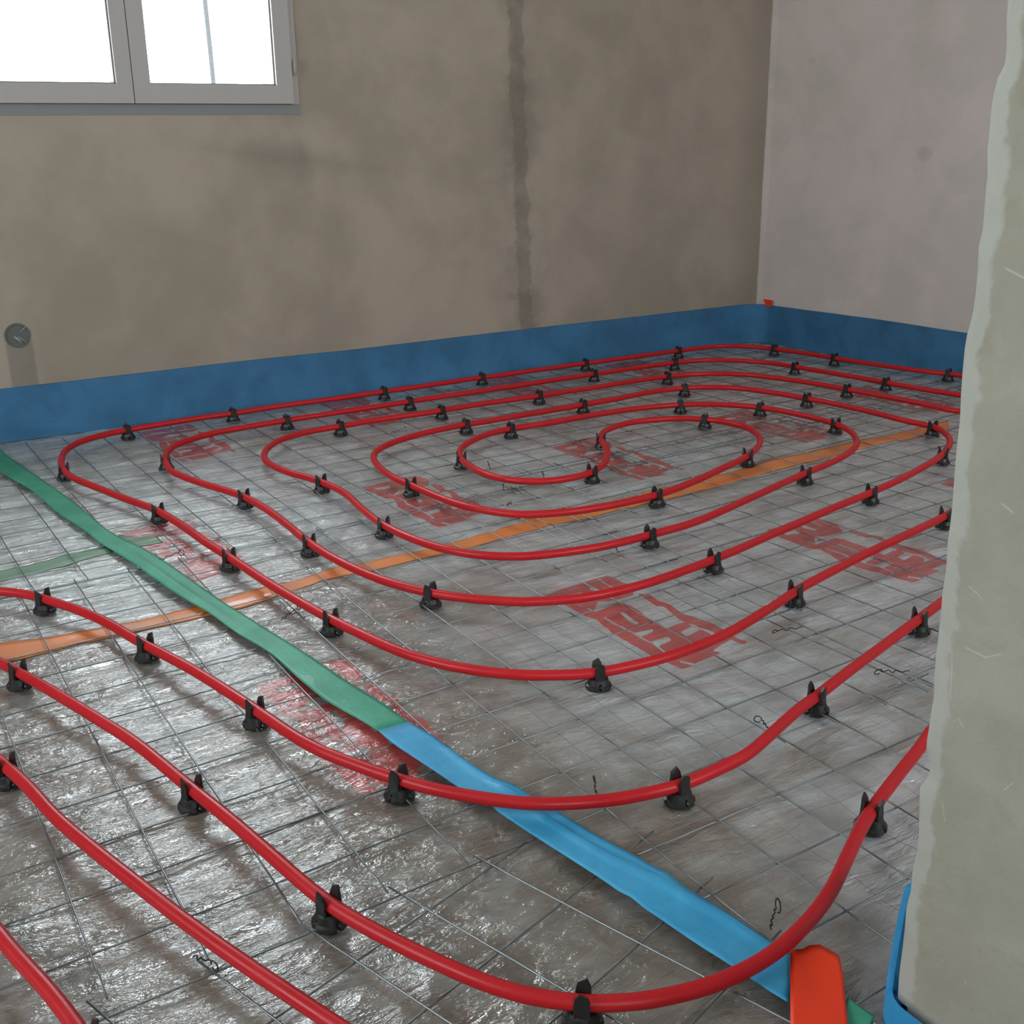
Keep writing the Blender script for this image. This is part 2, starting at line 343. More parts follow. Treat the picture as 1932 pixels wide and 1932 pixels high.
TAPES={'greenL':[[-0.4962,1.6399],[-0.5031,1.4551],[-0.4657,1.2315],[-0.4469,1.0177],[-0.4208,0.8324],[-0.4117,0.7339],[-0.3956,0.6504],[-0.3803,0.54],[-0.3567,0.3708],[-0.3355,0.2589],[-0.3222,0.1445],[-0.3019,0.0417],[-0.2993,-0.0486],[-0.2916,-0.1615],[-0.2763,-0.2265],[-0.2642,-0.2841]],'greenR':[[-0.4638,1.8659],[-0.4683,1.6886],[-0.4512,1.5121],[-0.4251,1.3003],[-0.3971,1.0568],[-0.3826,0.8498],[-0.3676,0.7551],[-0.3413,0.6478],[-0.3155,0.4495],[-0.2991,0.3019],[-0.2892,0.2413],[-0.2647,0.0773],[-0.2505,-0.0192],[-0.2401,-0.1097],[-0.2231,-0.2113],[-0.2168,-0.2844]],'blueL':[[-0.2642,-0.2841],[-0.2638,-0.3185],[-0.2479,-0.4224],[-0.2399,-0.4787],[-0.2292,-0.5362],[-0.2196,-0.5949],[-0.2052,-0.682],[-0.1998,-0.7099],[-0.1925,-0.7696],[-0.1831,-0.8244],[-0.1781,-0.8758],[-0.1697,-0.91],[-0.1675,-0.9392],[-0.1633,-0.9597],[-0.1591,-0.9777]],'blueR':[[-0.2168,-0.2844],[-0.2036,-0.3553],[-0.2007,-0.4199],[-0.1853,-0.4946],[-0.1782,-0.5281],[-0.1623,-0.5901],[-0.1526,-0.6549],[-0.1311,-0.7479],[-0.1261,-0.7995],[-0.1125,-0.8643],[-0.1175,-0.869],[-0.1119,-0.8982],[-0.106,-0.9316],[-0.1043,-0.9565]],'orL':[[-0.6951,0.2793],[-0.6322,0.2666],[-0.5468,0.2721],[-0.4211,0.2757],[-0.2874,0.2772],[-0.158,0.2973],[-0.0606,0.3236],[0.0018,0.3127],[0.1836,0.3207],[0.3948,0.3498],[0.5935,0.3518],[0.8432,0.3561],[1.0835,0.3793],[1.3423,0.3979],[1.5993,0.4112],[1.8489,0.4182]],'orR':[[-0.6832,0.364],[-0.6195,0.3401],[-0.5357,0.3242],[-0.4071,0.3274],[-0.2661,0.3408],[-0.1369,0.3508],[-0.0434,0.3634],[0.0217,0.3554],[0.2112,0.3712],[0.4273,0.4008],[0.6393,0.4146],[0.9047,0.429],[1.1498,0.4497],[1.4168,0.4687],[1.6719,0.4738],[1.9427,0.4921]],'g2L':[[-0.638,0.6524],[-0.6224,0.659],[-0.5595,0.6608],[-0.4632,0.6877],[-0.3967,0.7057]],'g2R':[[-0.6284,0.7197],[-0.6129,0.7228],[-0.5483,0.7255],[-0.4791,0.7411],[-0.4046,0.7557]],'g3L':[[-0.3769,0.7073],[-0.3476,0.7126],[-0.2934,0.7121]],'g3R':[[-0.3611,0.8202],[-0.3331,0.7697],[-0.2973,0.7511]],'verm':[[-0.1079,-0.9299],[-0.0959,-0.9362],[-0.088,-0.936],[-0.0778,-0.9415],[-0.0722,-0.962],[-0.0854,-0.9797],[-0.1116,-1.0075],[-0.1365,-1.0331],[-0.1613,-1.0578],[-0.206,-1.0293],[-0.1817,-1.0043]],'gsc':[[-0.1051,-1.0038],[-0.1017,-1.0348],[-0.1347,-1.0484],[-0.1417,-1.0324]]}
LOGO_ADD=[[[0.0106,0.3756],[0.0806,0.3843],[0.1327,0.3934],[0.1649,0.3913],[0.1718,0.324],[0.144,0.2812],[0.09,0.2858],[0.0734,0.2967],[0.0523,0.2742],[0.0302,0.2534],[0.0161,0.2569],[0.0141,0.3054]],[[0.0161,0.2569],[0.0375,0.2603],[0.1005,0.2666],[0.1125,0.2466],[0.1113,0.1943],[0.1071,0.1406],[0.1348,0.1447],[0.1521,0.1418],[0.1463,0.1204],[0.1128,0.1123],[0.112,0.0941],[0.1499,0.1016],[0.1535,0.0775],[0.1179,0.0588],[0.0455,0.0505],[0.0459,0.0652],[0.019,0.0629],[0.0135,0.0964],[0.0145,0.158],[0.0159,0.1786],[0.0298,0.2364]],[[0.1522,0.2853],[0.1725,0.2687],[0.1696,0.2394],[0.178,0.2185],[0.1721,0.1776],[0.1838,0.1294],[0.1811,0.081],[0.1785,0.0399],[0.1833,0.0211],[0.1698,0.017],[0.1663,0.0426],[0.1597,0.0735],[0.153,0.0995],[0.1501,0.1572],[0.1634,0.2161],[0.1519,0.2236]],[[0.0231,0.0287],[0.0483,0.0291],[0.078,0.0342],[0.1102,0.0281],[0.1224,0.0151],[0.0964,0.0123],[0.0637,0.0093],[0.0418,0.0023],[0.0265,0.0028]],[[0.0406,0.0587],[0.1179,0.0588],[0.1659,0.0694],[0.1663,0.0426],[0.1102,0.0281],[0.0753,0.031],[0.0457,0.0259],[0.0231,0.0287],[0.019,0.0629]]]
LOGO_SUB=[[[0.0341,0.3525],[0.0766,0.3499],[0.0675,0.3317],[0.0357,0.337]],[[0.0966,0.3606],[0.1106,0.3625],[0.1162,0.3282],[0.104,0.3253]],[[0.0539,0.2732],[0.0761,0.2937],[0.0827,0.2692],[0.0578,0.2617]],[[0.0786,0.2391],[0.0866,0.2351],[0.0821,0.1849],[0.07,0.1817]],[[0.0475,0.1525],[0.086,0.1501],[0.0753,0.1396],[0.0486,0.1357]],[[0.0488,0.1092],[0.0828,0.1106],[0.0799,0.094],[0.0466,0.089]],[[0.0471,0.0289],[0.058,0.0107],[0.0513,0.0055],[0.0402,0.0248]],[[0.0461,0.0305],[0.0557,0.0026],[0.0516,0.0005],[0.0407,0.0268]],[[0.0363,0.3028],[0.0432,0.2683],[0.0387,0.2654],[0.0332,0.3001]],[[0.0482,0.2404],[0.0472,0.1955],[0.0469,0.1486],[0.0472,0.0653],[0.0428,0.0642],[0.042,0.1453],[0.0404,0.1927],[0.0438,0.2375]],[[0.1423,0.3905],[0.1403,0.3265],[0.1361,0.326],[0.1382,0.3884]],[[0.156,0.1058],[0.1605,0.0772],[0.1543,0.0743],[0.1491,0.1021]]]
TIES=[[-0.3173,0.5839],[-0.6187,-0.6176],[-0.091,-0.8871],[-0.0978,-0.5762],[0.198,-0.5728],[0.4687,-0.3484],[0.4894,-0.5545],[0.4519,0.1164],[0.4781,0.5966],[0.4301,0.4968],[0.5441,0.7747],[0.6096,0.6236],[0.5263,1.2597],[-0.2197,0.1765],[1.5405,0.6521],[0.2011,0.3986]]
# ------------------------------------------------------------------ mesh helpers
def mesh_obj(name, verts, faces, mat, parent=None, smooth=False):
    me = bpy.data.meshes.new(name)
    me.from_pydata([tuple(v) for v in verts], [], faces)
    me.update()
    if smooth:
        me.polygons.foreach_set('use_smooth', [True] * len(me.polygons))
    me.materials.append(mat)
    o = bpy.data.objects.new(name, me)
    col.objects.link(o)
    if parent: o.parent = parent
    return o

def bm_obj(name, bm, mat, parent=None, smooth=False, bevel=0.):
    if bevel:
        bmesh.ops.bevel(bm, geom=[e for e in bm.edges if e.calc_face_angle(0) > .6], offset=bevel, segments=2, affect='EDGES')
    bmesh.ops.recalc_face_normals(bm, faces=bm.faces)
    me = bpy.data.meshes.new(name)
    bm.to_mesh(me); bm.free()
    if smooth:
        me.polygons.foreach_set('use_smooth', [True] * len(me.polygons))
    me.materials.append(mat)
    o = bpy.data.objects.new(name, me)
    col.objects.link(o)
    if parent: o.parent = parent
    return o

def bm_box(bm, x0, x1, y0, y1, z0, z1):
    vs = [bm.verts.new((x, y, z)) for z in (z0, z1) for y in (y0, y1) for x in (x0, x1)]
    for f in ((0, 2, 3, 1), (4, 5, 7, 6), (0, 1, 5, 4), (2, 6, 7, 3), (0, 4, 6, 2), (1, 3, 7, 5)):
        bm.faces.new([vs[i] for i in f])
    return vs

def structure(o):
    o['kind'] = 'structure'
    return o

def tag(o, label, cat, group=None, kind=None):
    o['label'] = label; o['category'] = cat
    if group: o['group'] = group
    if kind: o['kind'] = kind
    return o

def empty(name, loc, rz=0.):
    o = bpy.data.objects.new(name, None)
    o.empty_display_size = .02
    o.location = loc
    o.rotation_euler = (0, 0, rz)
    col.objects.link(o)
    return o

def tube(pts, r, seg=10, verts=None, faces=None, cap=True):
    """sweep a circle along pts, append to verts/faces"""
    own = verts is None
    if own: verts, faces = [], []
    P_ = np.array(pts, float)
    n = len(P_)
    T = np.gradient(P_, axis=0)
    T /= np.linalg.norm(T, axis=1)[:, None] + 1e-12
    up = np.array([0, 0, 1.]) if abs(T[0][2]) < .9 else np.array([1., 0, 0])
    b0 = len(verts)
    N = up - T[0] * (up @ T[0]); N /= np.linalg.norm(N)
    ang = np.linspace(0, 2 * P, seg, endpoint=False)
    for i in range(n):
        N = N - T[i] * (N @ T[i]); N /= np.linalg.norm(N)
        B = np.cross(T[i], N)
        ri = r[i] if hasattr(r, '__len__') else r
        for a in ang:
            verts.append(P_[i] + ri * (math.cos(a) * N + math.sin(a) * B))
    for i in range(n - 1):
        for k in range(seg):
            a = b0 + i * seg + k; b = b0 + i * seg + (k + 1) % seg
            faces.append((a, b, b + seg, a + seg))
    if cap:
        faces.append(tuple(b0 + k for k in range(seg))[::-1])
        faces.append(tuple(b0 + (n - 1) * seg + k for k in range(seg)))
    return verts, faces

def vnoise(x, y, seed):
    """smooth value noise, vectorised"""
    xi = np.floor(x).astype(np.int64); yi = np.floor(y).astype(np.int64)
    xf = x - xi; yf = y - yi
    def h(a, b):
        n = (a * 374761393 + b * 668265263 + seed * 974634777) & 0x7fffffff
        n = ((n ^ (n >> 13)) * 1274126177) & 0x7fffffff
        return ((n ^ (n >> 16)) & 0xffff) / 65535.0
    u = xf * xf * (3 - 2 * xf); v = yf * yf * (3 - 2 * yf)
    return (h(xi, yi) * (1 - u) + h(xi + 1, yi) * u) * (1 - v) + (h(xi, yi + 1) * (1 - u) + h(xi + 1, yi + 1) * u) * v

# ------------------------------------------------------------------ the room
YW = 1.81                     # face of the window wall
def xr(y):                    # face of the right wall, slightly out of square
    return 2.415 + .068 * (YW - y)
CEIL = 2.35
WX0, WX1, WZ0, WZ1 = -.462, .513, .868, 1.96

def quad_wall(name, mat, cells, thick_dir):
    bm = bmesh.new()
    for c in cells: bm_box(bm, *c)
    return structure(bm_obj(name, bm, mat))

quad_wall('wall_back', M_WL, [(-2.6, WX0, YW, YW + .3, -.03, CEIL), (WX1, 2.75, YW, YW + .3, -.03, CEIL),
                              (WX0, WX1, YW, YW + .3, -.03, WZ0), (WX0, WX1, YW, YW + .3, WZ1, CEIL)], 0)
# right wall: a finely divided slab whose left margin has the ragged trowelled lip seen in the corner
def right_wall():
    bm = bmesh.new()
    n, m_ = 60, 90
    ys = np.linspace(YW + .02, -3.4, n)
    ys = np.concatenate([[YW + .02, YW - .006, YW - .016, YW - .03], np.linspace(YW - .06, -3.4, n - 4)])
    zs = np.linspace(-.03, CEIL, m_)
    grid = []
    for j, z in enumerate(zs):
        row = []
        for i, y in enumerate(ys):
            x = xr(y)
            if y > YW - .1:
                k = vnoise(np.array([z * 30.]), np.array([0.5]), 3)[0]
                k2 = vnoise(np.array([z * 9.]), np.array([2.5]), 5)[0]
                x -= (.003 * k + .003 * k2) * (1 if i < 2 else .5 if i == 2 else 0)
            row.append(bm.verts.new((x, y, z)))
        grid.append(row)
    for j in range(m_ - 1):
        for i in range(n - 1):
            bm.faces.new((grid[j][i], grid[j][i + 1], grid[j + 1][i + 1], grid[j + 1][i]))
    r = bmesh.ops.extrude_face_region(bm, geom=bm.faces[:])
    for v in [g for g in r['geom'] if isinstance(g, bmesh.types.BMVert)]:
        v.co.x = 2.95
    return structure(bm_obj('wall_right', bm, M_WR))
right_wall()
quad_wall('wall_left', M_WO, 
          [(-2.9, -2.6, .6, YW + .3, -.03, CEIL), (-2.9, -2.6, -3.7, -.9, -.03, CEIL), (-2.9, -2.6, -.9, .6, 2.0, CEIL), (-2.9, -2.6, -.9, .6, -.03, .9)], 0)
quad_wall('wall_rear', M_WO, [(-2.6, -1.95, -3.7, -3.4, -.03, CEIL), (-.95, .7, -3.7, -3.4, -.03, CEIL), (2.2, 2.95, -3.7, -3.4, -.03, CEIL),
                              (-1.95, -.95, -3.7, -3.4, 2.1, CEIL), (-1.95, -.95, -3.7, -3.4, -.03, .9),
                              (.7, 2.2, -3.7, -3.4, 2.1, CEIL), (.7, 2.2, -3.7, -3.4, -.03, .8)], 0)
quad_wall('ceiling', M_CEIL, [(-2.9, 2.95, -3.7, YW + .3, CEIL, CEIL + .15)], 0)

# partition whose rough end closes the view on the right
def partition():
    px0, px1, py0, py1 = -.090, .09, -3.4, -1.048
    zs = np.linspace(.028, CEIL, 240)
    # plan outline running from the rear along the near face, round the ragged corner and along the end face
    vs, fs, ed = [], [], []
    prof = []
    r_ = .009
    for k in np.linspace(0, 1, 40): prof.append((px0, py0 + (py1 - .035 - py0) * k ** .6, 0.))
    for k in np.linspace(.15, 1, 7): prof.append((px0, py1 - .035 + (.035 - r_) * k, k * .8))
    for a in np.linspace(.15, 1, 7): prof.append((px0 + r_ - r_ * math.cos(a * P / 2), py1 - r_ + r_ * math.sin(a * P / 2), 1.))
    for k in np.linspace(.1, 1, 8): prof.append((px0 + r_ + (px1 - px0 - r_) * k, py1, 1.))
    n = len(prof)
    def N1(a, b_, s): return vnoise(np.array([a]), np.array([b_]), s)[0] - .5
    for j, z in enumerate(zs):
        rag = N1(z * 16., .3, 11) * .005 + N1(z * 48., .3, 12) * .0030 + N1(z * 4., .3, 13) * .004 + .002
        chip = max(0, N1(z * 26., 7.3, 14) - .16) * .02
        for i, (x, y, e) in enumerate(prof):
            dn = N1(y * 9., z * 9., 21) * .004 + (N1(y * 70., z * 40., 23) * .002 if 0 < e < 1 else 0)
            vs.append((x + (dn if e < .9 else 0) + e * chip * .5, y + e * (rag - chip) + .010 * min(z, 1.3) * min(1, e * 2 + .2), z))
            ed.append(e)
    for j in range(len(zs) - 1):
        for i in range(n - 1):
            a = j * n + i
            fs.append((a, a + n, a + n + 1, a + 1))
    # close bottom, top and back
    b = len(vs)
    vs += [(px1, py0, zs[0]), (px1, py0, zs[-1])]; ed += [0, 0]
    fs.append(tuple(range(n)) + (b,))
    fs.append((tuple((len(zs) - 1) * n + i for i in range(n)) + (b + 1,))[::-1])
    fs.append(tuple(j * n + n - 1 for j in range(len(zs))) [::-1] + (b, b + 1))
    o = mesh_obj('wall_partition', vs, fs, M_PI, smooth=True)
    at = o.data.attributes.new('edge', 'FLOAT', 'POINT')
    at.data.foreach_set('value', np.array(ed, dtype=np.float32))
    structure(o)
    # raw base course below the plaster
    bm = bmesh.new(); bm_box(bm, px0 + .006, px1, py0, py1 - .008, -.03, .03)
    structure(bm_obj('wall_partition_base', bm, M_WO))
partition()

# ------------------------------------------------------------------ window
def window():
    root = empty('window_1', (0, 0, 0)); structure(root)
    y0, y1 = YW - .004, YW + .066
    bm = bmesh.new()
    fb = .029
    bm_box(bm, WX0, WX1, y0, y1, WZ1 - .05, WZ1)
    bm2 = bmesh.new(); bm_box(bm2, WX0, WX1, y0 + .002, y1, WZ0, WZ0 + fb)
    bm_obj('window_frame_bottom', bm2, M_PVC_SHADED, root, bevel=.002)  # bottom band of the frame, shade painted into its colour
    bm_box(bm, WX0, WX0 + .022, y0, y1, WZ0 + fb, WZ1 - .05)
    bm_box(bm, WX1 - .022, WX1, y0, y1, WZ0 + fb, WZ1 - .05)
    bm_obj('window_frame', bm, M_PVC, root, bevel=.003)
    zb, zt = WZ0 + fb + .001, WZ1 - .051
    def sash(xa, xb, sl, sr):
        ya, yb = y0 - .012, y1 - .012
        bm = bmesh.new()
        gl, gr, gb, gt = xa + sl, xb - sr, .949, zt - .05
        bm_box(bm, xa, xb, ya, yb, zb, gb); bm_box(bm, xa, xb, ya, yb, gt, zt)
        bm_box(bm, xa, gl, ya, yb, gb, gt); bm_box(bm, gr, xb, ya, yb, gb, gt)
        s = bm_obj('sash', bm, M_PVC, root, bevel=.0035)
        bm = bmesh.new()
        e = .004
        bm_box(bm, gl, gl + e, ya + .012, ya + .03, gb, gt); bm_box(bm, gr - e, gr, ya + .012, ya + .03, gb, gt)
        bm_box(bm, gl, gr, ya + .012, ya + .03, gb, gb + e); bm_box(bm, gl, gr, ya + .012, ya + .03, gt - e, gt)
        bm_obj('gasket', bm, M_GASKET, s)
        bm = bmesh.new(); bm_box(bm, gl - .004, gr + .004, ya + .018, ya + .024, gb - .004, gt + .004)
        bm_obj('window_pane', bm, M_GLASS, s)
        return s
    sash(WX0 + .021, .0242, .05, .043)
    s = sash(.0268, WX1 - .021, .046, .050)
    for z in (1.0, 1.82):
        v, f_ = tube([(WX1 - .013, y0 - .016, z - .022), (WX1 - .013, y0 - .016, z + .022)], .0045, 10)
        mesh_obj('hinge', v, f_, M_PVC, root, smooth=True)
window()
# unseen openings; the side and rear right ones are added to brighten walls
def plain_window(name, axis, a0, a1, z0, z1, p):
    root = empty(name, (0, 0, 0)); structure(root)
    bm = bmesh.new()
    fr = .06
    def bx(b0, b1, c0, c1):
        if axis == 'x': bm_box(bm, b0, b1, p - .03, p + .03, c0, c1)
        else: bm_box(bm, p - .03, p + .03, b0, b1, c0, c1)
    bx(a0, a1, z0, z0 + fr); bx(a0, a1, z1 - fr, z1)
    mid = (a0 + a1) / 2
    bx(a0, a0 + fr, z0 + fr, z1 - fr); bx(a1 - fr, a1, z0 + fr, z1 - fr); bx(mid - fr / 2, mid + fr / 2, z0 + fr, z1 - fr)
    bm_obj('window_frame', bm, M_PVC, root)
plain_window('window_2', 'x', -1.95, -.95, .9, 2.1, -3.55)
plain_window('fill_opening_side', 'y', -.9, .6, .9, 2.0, -2.75)  # added opening that brightens the right wall and partition
plain_window('fill_opening_rear_right', 'x', .7, 2.2, .8, 2.1, -3.55)  # added opening that brightens the right half of the room

v, f_ = tube([(.5145 - .004 * math.sin(z * 5), 2.62, z) for z in np.linspace(-.03, 2.6, 40)], .009, 8)
tag(mesh_obj('cable', v, f_, M_CABLE, smooth=True), 'thin grey cable hanging outside the right pane of the window', 'cable')
bm = bmesh.new(); bm_box(bm, -8, 8, YW + .31, 9, -.06, -.04)
structure(bm_obj('ground_outside', bm, M_TERRACE))

# ------------------------------------------------------------------ floor film
def sdf_poly(px, py, poly):
    """signed distance, positive inside"""
    poly = np.array(poly); n = len(poly)
    d = np.full(px.shape, 1e9); inside = np.zeros(px.shape, bool)
    for i in range(n):
        a = poly[i]; b = poly[(i + 1) % n]
        e = b - a
        wx, wy = px - a[0], py - a[1]
        t = np.clip((wx * e[0] + wy * e[1]) / (e @ e + 1e-12), 0, 1)
        d = np.minimum(d, np.hypot(wx - e[0] * t, wy - e[1] * t))
        c = ((a[1] > py) != (b[1] > py))
        with np.errstate(divide='ignore', invalid='ignore'):
            xi = a[0] + (py - a[1]) * e[0] / (e[1] if e[1] else 1e-12)
        inside ^= c & (px < xi)
    return np.where(inside, d, -d)

def film_height(X, Y):
    h = -.0085 + .0065 * (vnoise(X * 5, Y * 7, 1) - .5) + .005 * (vnoise(X * 9, Y * 24, 2) - .5)
    r = 1 - np.abs(vnoise(X * 6 + 2.2 * vnoise(X * 3, Y * 3, 8), Y * 22 + 2 * vnoise(X * 4, Y * 4, 9), 4) * 2 - 1)
    h += .0050 * np.clip(r - .62, 0, 1) ** 1.3 * 2.0 * (.35 + .65 * vnoise(X * 2, Y * 2, 6))
    h += .0018 * (vnoise(X * 34, Y * 60, 7) - .5)
    return np.minimum(h, -.0022)

def film():
    xs = np.concatenate([np.arange(-2.6, -1.15, .08), np.arange(-1.15, 2.46, .005), [2.5, 2.6, 2.7, 2.8]])
    ys = np.concatenate([np.arange(-3.4, -1.35, .08), np.arange(-1.35, 1.808, .005), [YW]])
    X, Y = np.meshgrid(xs, ys)
    H = film_height(X, Y)
    ink = np.full(X.shape, -.02, dtype=float)
    for ox, oy, sx, sy in STAMPS:
        m = (X > ox - .03) & (X < ox + .22) & (Y > oy - .05) & (Y < oy + .45)
        if not m.any(): continue
        lx, ly = (X[m] - ox) * sx, (Y[m] - oy) * sy
        s = np.full(lx.shape, -.02)
        for pl in LOGO_ADD: s = np.maximum(s, sdf_poly(lx, ly, pl))
        for pl in LOGO_SUB: s = np.minimum(s, -sdf_poly(lx, ly, pl))
        ink[m] = np.maximum(ink[m], s)
    nx, ny = len(xs), len(ys)
    co = np.stack([X.ravel(), Y.ravel(), H.ravel()], 1).astype(np.float32)
    idx = np.arange(nx * ny).reshape(ny, nx)
    q = np.stack([idx[:-1, :-1], idx[:-1, 1:], idx[1:, 1:], idx[1:, :-1]], -1).reshape(-1, 4).astype(np.int32)
    me = bpy.data.meshes.new('floor')
    me.vertices.add(len(co)); me.vertices.foreach_set('co', co.ravel())
    me.loops.add(q.size); me.loops.foreach_set('vertex_index', q.ravel())
    me.polygons.add(len(q)); me.polygons.foreach_set('loop_start', np.arange(0, q.size, 4, dtype=np.int32))
    me.polygons.foreach_set('loop_total', np.full(len(q), 4, dtype=np.int32))
    me.update(calc_edges=True)
    me.polygons.foreach_set('use_smooth', np.ones(len(q), dtype=bool))
    at = me.attributes.new('ink', 'FLOAT', 'POINT'); at.data.foreach_set('value', ink.ravel().astype(np.float32))
    me.materials.append(M_FILM)
    o = bpy.data.objects.new('floor', me); col.objects.link(o)
    structure(o)
film()
bm = bmesh.new(); bm_box(bm, -2.9, 2.95, -3.7, YW + .3, -.12, -.035)
structure(bm_obj('floor_slab', bm, M_WO))

# ------------------------------------------------------------------ foam edge strips
def strip(name, path, height, thick, base_z=-.006, lean=0., label='', seed=0, segz=10, mat=None):
    """path: plan points along the room side of the wall; the foam stands on the film"""
    P_ = np.array(path, float)
    T = np.gradient(P_, axis=0); T /= np.linalg.norm(T, axis=1)[:, None]
    N = np.stack([-T[:, 1], T[:, 0]], 1)     # away from the wall side handled by caller
    vs, fs = [], []
    n = len(P_)
    s = np.concatenate([[0], np.cumsum(np.linalg.norm(np.diff(P_, axis=0), axis=1))])
    for i in range(n):
        top = height(s[i]) if callable(height) else height
        for k in range(segz + 1):
            f = k / segz
            z = base_z + (top - base_z) * f
            bul = .0035 * (vnoise(np.array([s[i] * 7]), np.array([f * 2.5]), seed + 1)[0] - .3) + lean * (1 - f) ** 1.5
            vs.append((P_[i][0] + N[i][0] * bul, P_[i][1] + N[i][1] * bul, z))
        for k in range(segz + 1):
            f = 1 - k / segz
            z = base_z + (top - base_z) * f
            vs.append((P_[i][0] - N[i][0] * thick, P_[i][1] - N[i][1] * thick, z))
    m_ = 2 * (segz + 1)
    for i in range(n - 1):
        for k in range(m_):
            a = i * m_ + k; b = i * m_ + (k + 1) % m_
            fs.append((a, a + m_, b + m_, b))
    fs.append(tuple(range(m_))); fs.append(tuple((n - 1) * m_ + k for k in range(m_))[::-1])
    o = mesh_obj(name, vs, fs, mat or M_BLUE)
    tag(o, label, 'insulation strip')
    return o
# runs along the window wall from the left, bends round the inner corner and follows the right wall
pl = [(x, YW - .009) for x in np.linspace(-2.59, 2.315, 150)]
cx_, cy_ = 2.315, YW - .009
for a in np.linspace(.1, 1, 12):
    th_ = a * P / 2
    ex, ey = xr(YW - .085) - .010, YW - .085
    pl.append((cx_ + (ex - cx_) * math.sin(th_), ey + (cy_ - ey) * math.cos(th_)))
pl += [(xr(y) - .010, y) for y in np.linspace(YW - .1, -3.3, 120)]
pl = pl[::-1]                                    # so that the left-hand normal points into the room
def h_main(s):
    t_ = s / 10.
    return .146 + .004 * (vnoise(np.array([s * 2.2]), np.array([.5]), 31)[0] - .5) * 2 + .0015 * (vnoise(np.array([s * 14]), np.array([.5]), 32)[0] - .5)
S_CHECK = strip('foam_edge_strip', [(x, y) for x, y in pl][::-1] if False else pl, h_main, .0075, label='long blue foam edge strip along the foot of the window wall and right wall')
# around the partition end
pp = [(-.0935, y) for y in np.linspace(-3.3, -1.06, 60)]
for a in np.linspace(.1, 1, 10):
    th_ = a * P / 2
    pp.append((-.0935 + .030 * (1 - math.cos(th_)), -1.06 + .030 * math.sin(th_)))
pp += [(x, -1.030) for x in np.linspace(-.05, .09, 12)]
pp = pp[::-1]
PART_H = lambda s: .128 if s < .155 else max(.026, .128 - (s - .155) * 6.5)

# ------------------------------------------------------------------ pipes
def resample(pts, step, sig=0.0):
    P_ = np.array(pts, float)
    # centripetal-ish Catmull-Rom densify
    out = []
    Q = np.vstack([2 * P_[0] - P_[1], P_, 2 * P_[-1] - P_[-2]])
    for i in range(1, len(Q) - 2):
        p0, p1, p2, p3 = Q[i - 1], Q[i], Q[i + 1], Q[i + 2]
        n = max(2, int(np.linalg.norm(p2 - p1) / (step / 4)))
        for k in range(n):
            t = k / n
            out.append(.5 * ((2 * p1) + (-p0 + p2) * t + (2 * p0 - 5 * p1 + 4 * p2 - p3) * t * t + (-p0 + 3 * p1 - 3 * p2 + p3) * t ** 3))
    out.append(P_[-1]); out = np.array(out)
    d = np.concatenate([[0], np.cumsum(np.linalg.norm(np.diff(out, axis=0), axis=1))])
    m = int(d[-1] / step)
    s = np.linspace(0, d[-1], m)
    R = np.stack([np.interp(s, d, out[:, k]) for k in range(out.shape[1])], 1)
    if sig:
        k = int(sig * 3 / step); w_ = np.exp(-.5 * (np.arange(-k, k + 1) * step / sig) ** 2); w_ /= w_.sum()
        pad = np.vstack([2 * R[0] - R[k:0:-1], R, 2 * R[-1] - R[-2:-k - 2:-1]])
        R = np.stack([np.convolve(pad[:, c], w_, 'valid') for c in range(R.shape[1])], 1)
    return R
PZ, PR = .0212, .0083
def pipe(pts, label, name='heating_pipe'):
    R = resample(pts, .011, .014)
    z = PZ + .0012 * (vnoise(R[:, 0] * 6, R[:, 1] * 6, 3) - .5)
    v, f_ = tube(np.column_stack([R, z]), PR, 16)
    o = mesh_obj(name, v, f_, M_PIPE, smooth=True)
    tag(o, label, 'pipe')
    return o, R
main_o, main_R = pipe(PIPE_MAIN, 'long red heating pipe wound in a double oval spiral over the wire mesh')
c_o, c_R = pipe(PIPE_C, 'red heating pipe running diagonally across the bottom left of the floor')
d_o, d_R = pipe(PIPE_D, 'short stretch of red pipe cutting the bottom left corner of the photo')

# faint white lettering printed on the pipe
def print_mark():
    i = int(np.argmin(np.hypot(main_R[:, 0] - PRINT[0], main_R[:, 1] - PRINT[1])))
    vs, fs = [], []
    rr = random.Random(3)
    c = main_R[i]; t = main_R[i + 1] - main_R[i - 1]; t /= np.linalg.norm(t); nrm = np.array([-t[1], t[0]])
    for k in range(9):
        if k in (3,): continue
        s0 = (k - 4.5) * .0042
        for (a0, a1, w_) in ((.9, 1.25, .0006), (1.25, 1.5, .0006)):
            hw = rr.choice([.0006, .0015])
            p = []
            for ds in (-hw, hw):
                for a in (a0 + rr.random() * .2, a1):
                    p.append((c[0] + t[0] * (s0 + ds) - nrm[0] * math.cos(a) * (PR + .0002), c[1] + t[1] * (s0 + ds) - nrm[1] * math.cos(a) * (PR + .0002), PZ + math.sin(a) * (PR + .0002)))
            b = len(vs); vs += p; fs.append((b, b + 1, b + 3, b + 2))
    mesh_obj('printed_text', vs, fs, M_WHITE, main_o)['label'] = 'tiny white printed lettering'
print_mark()

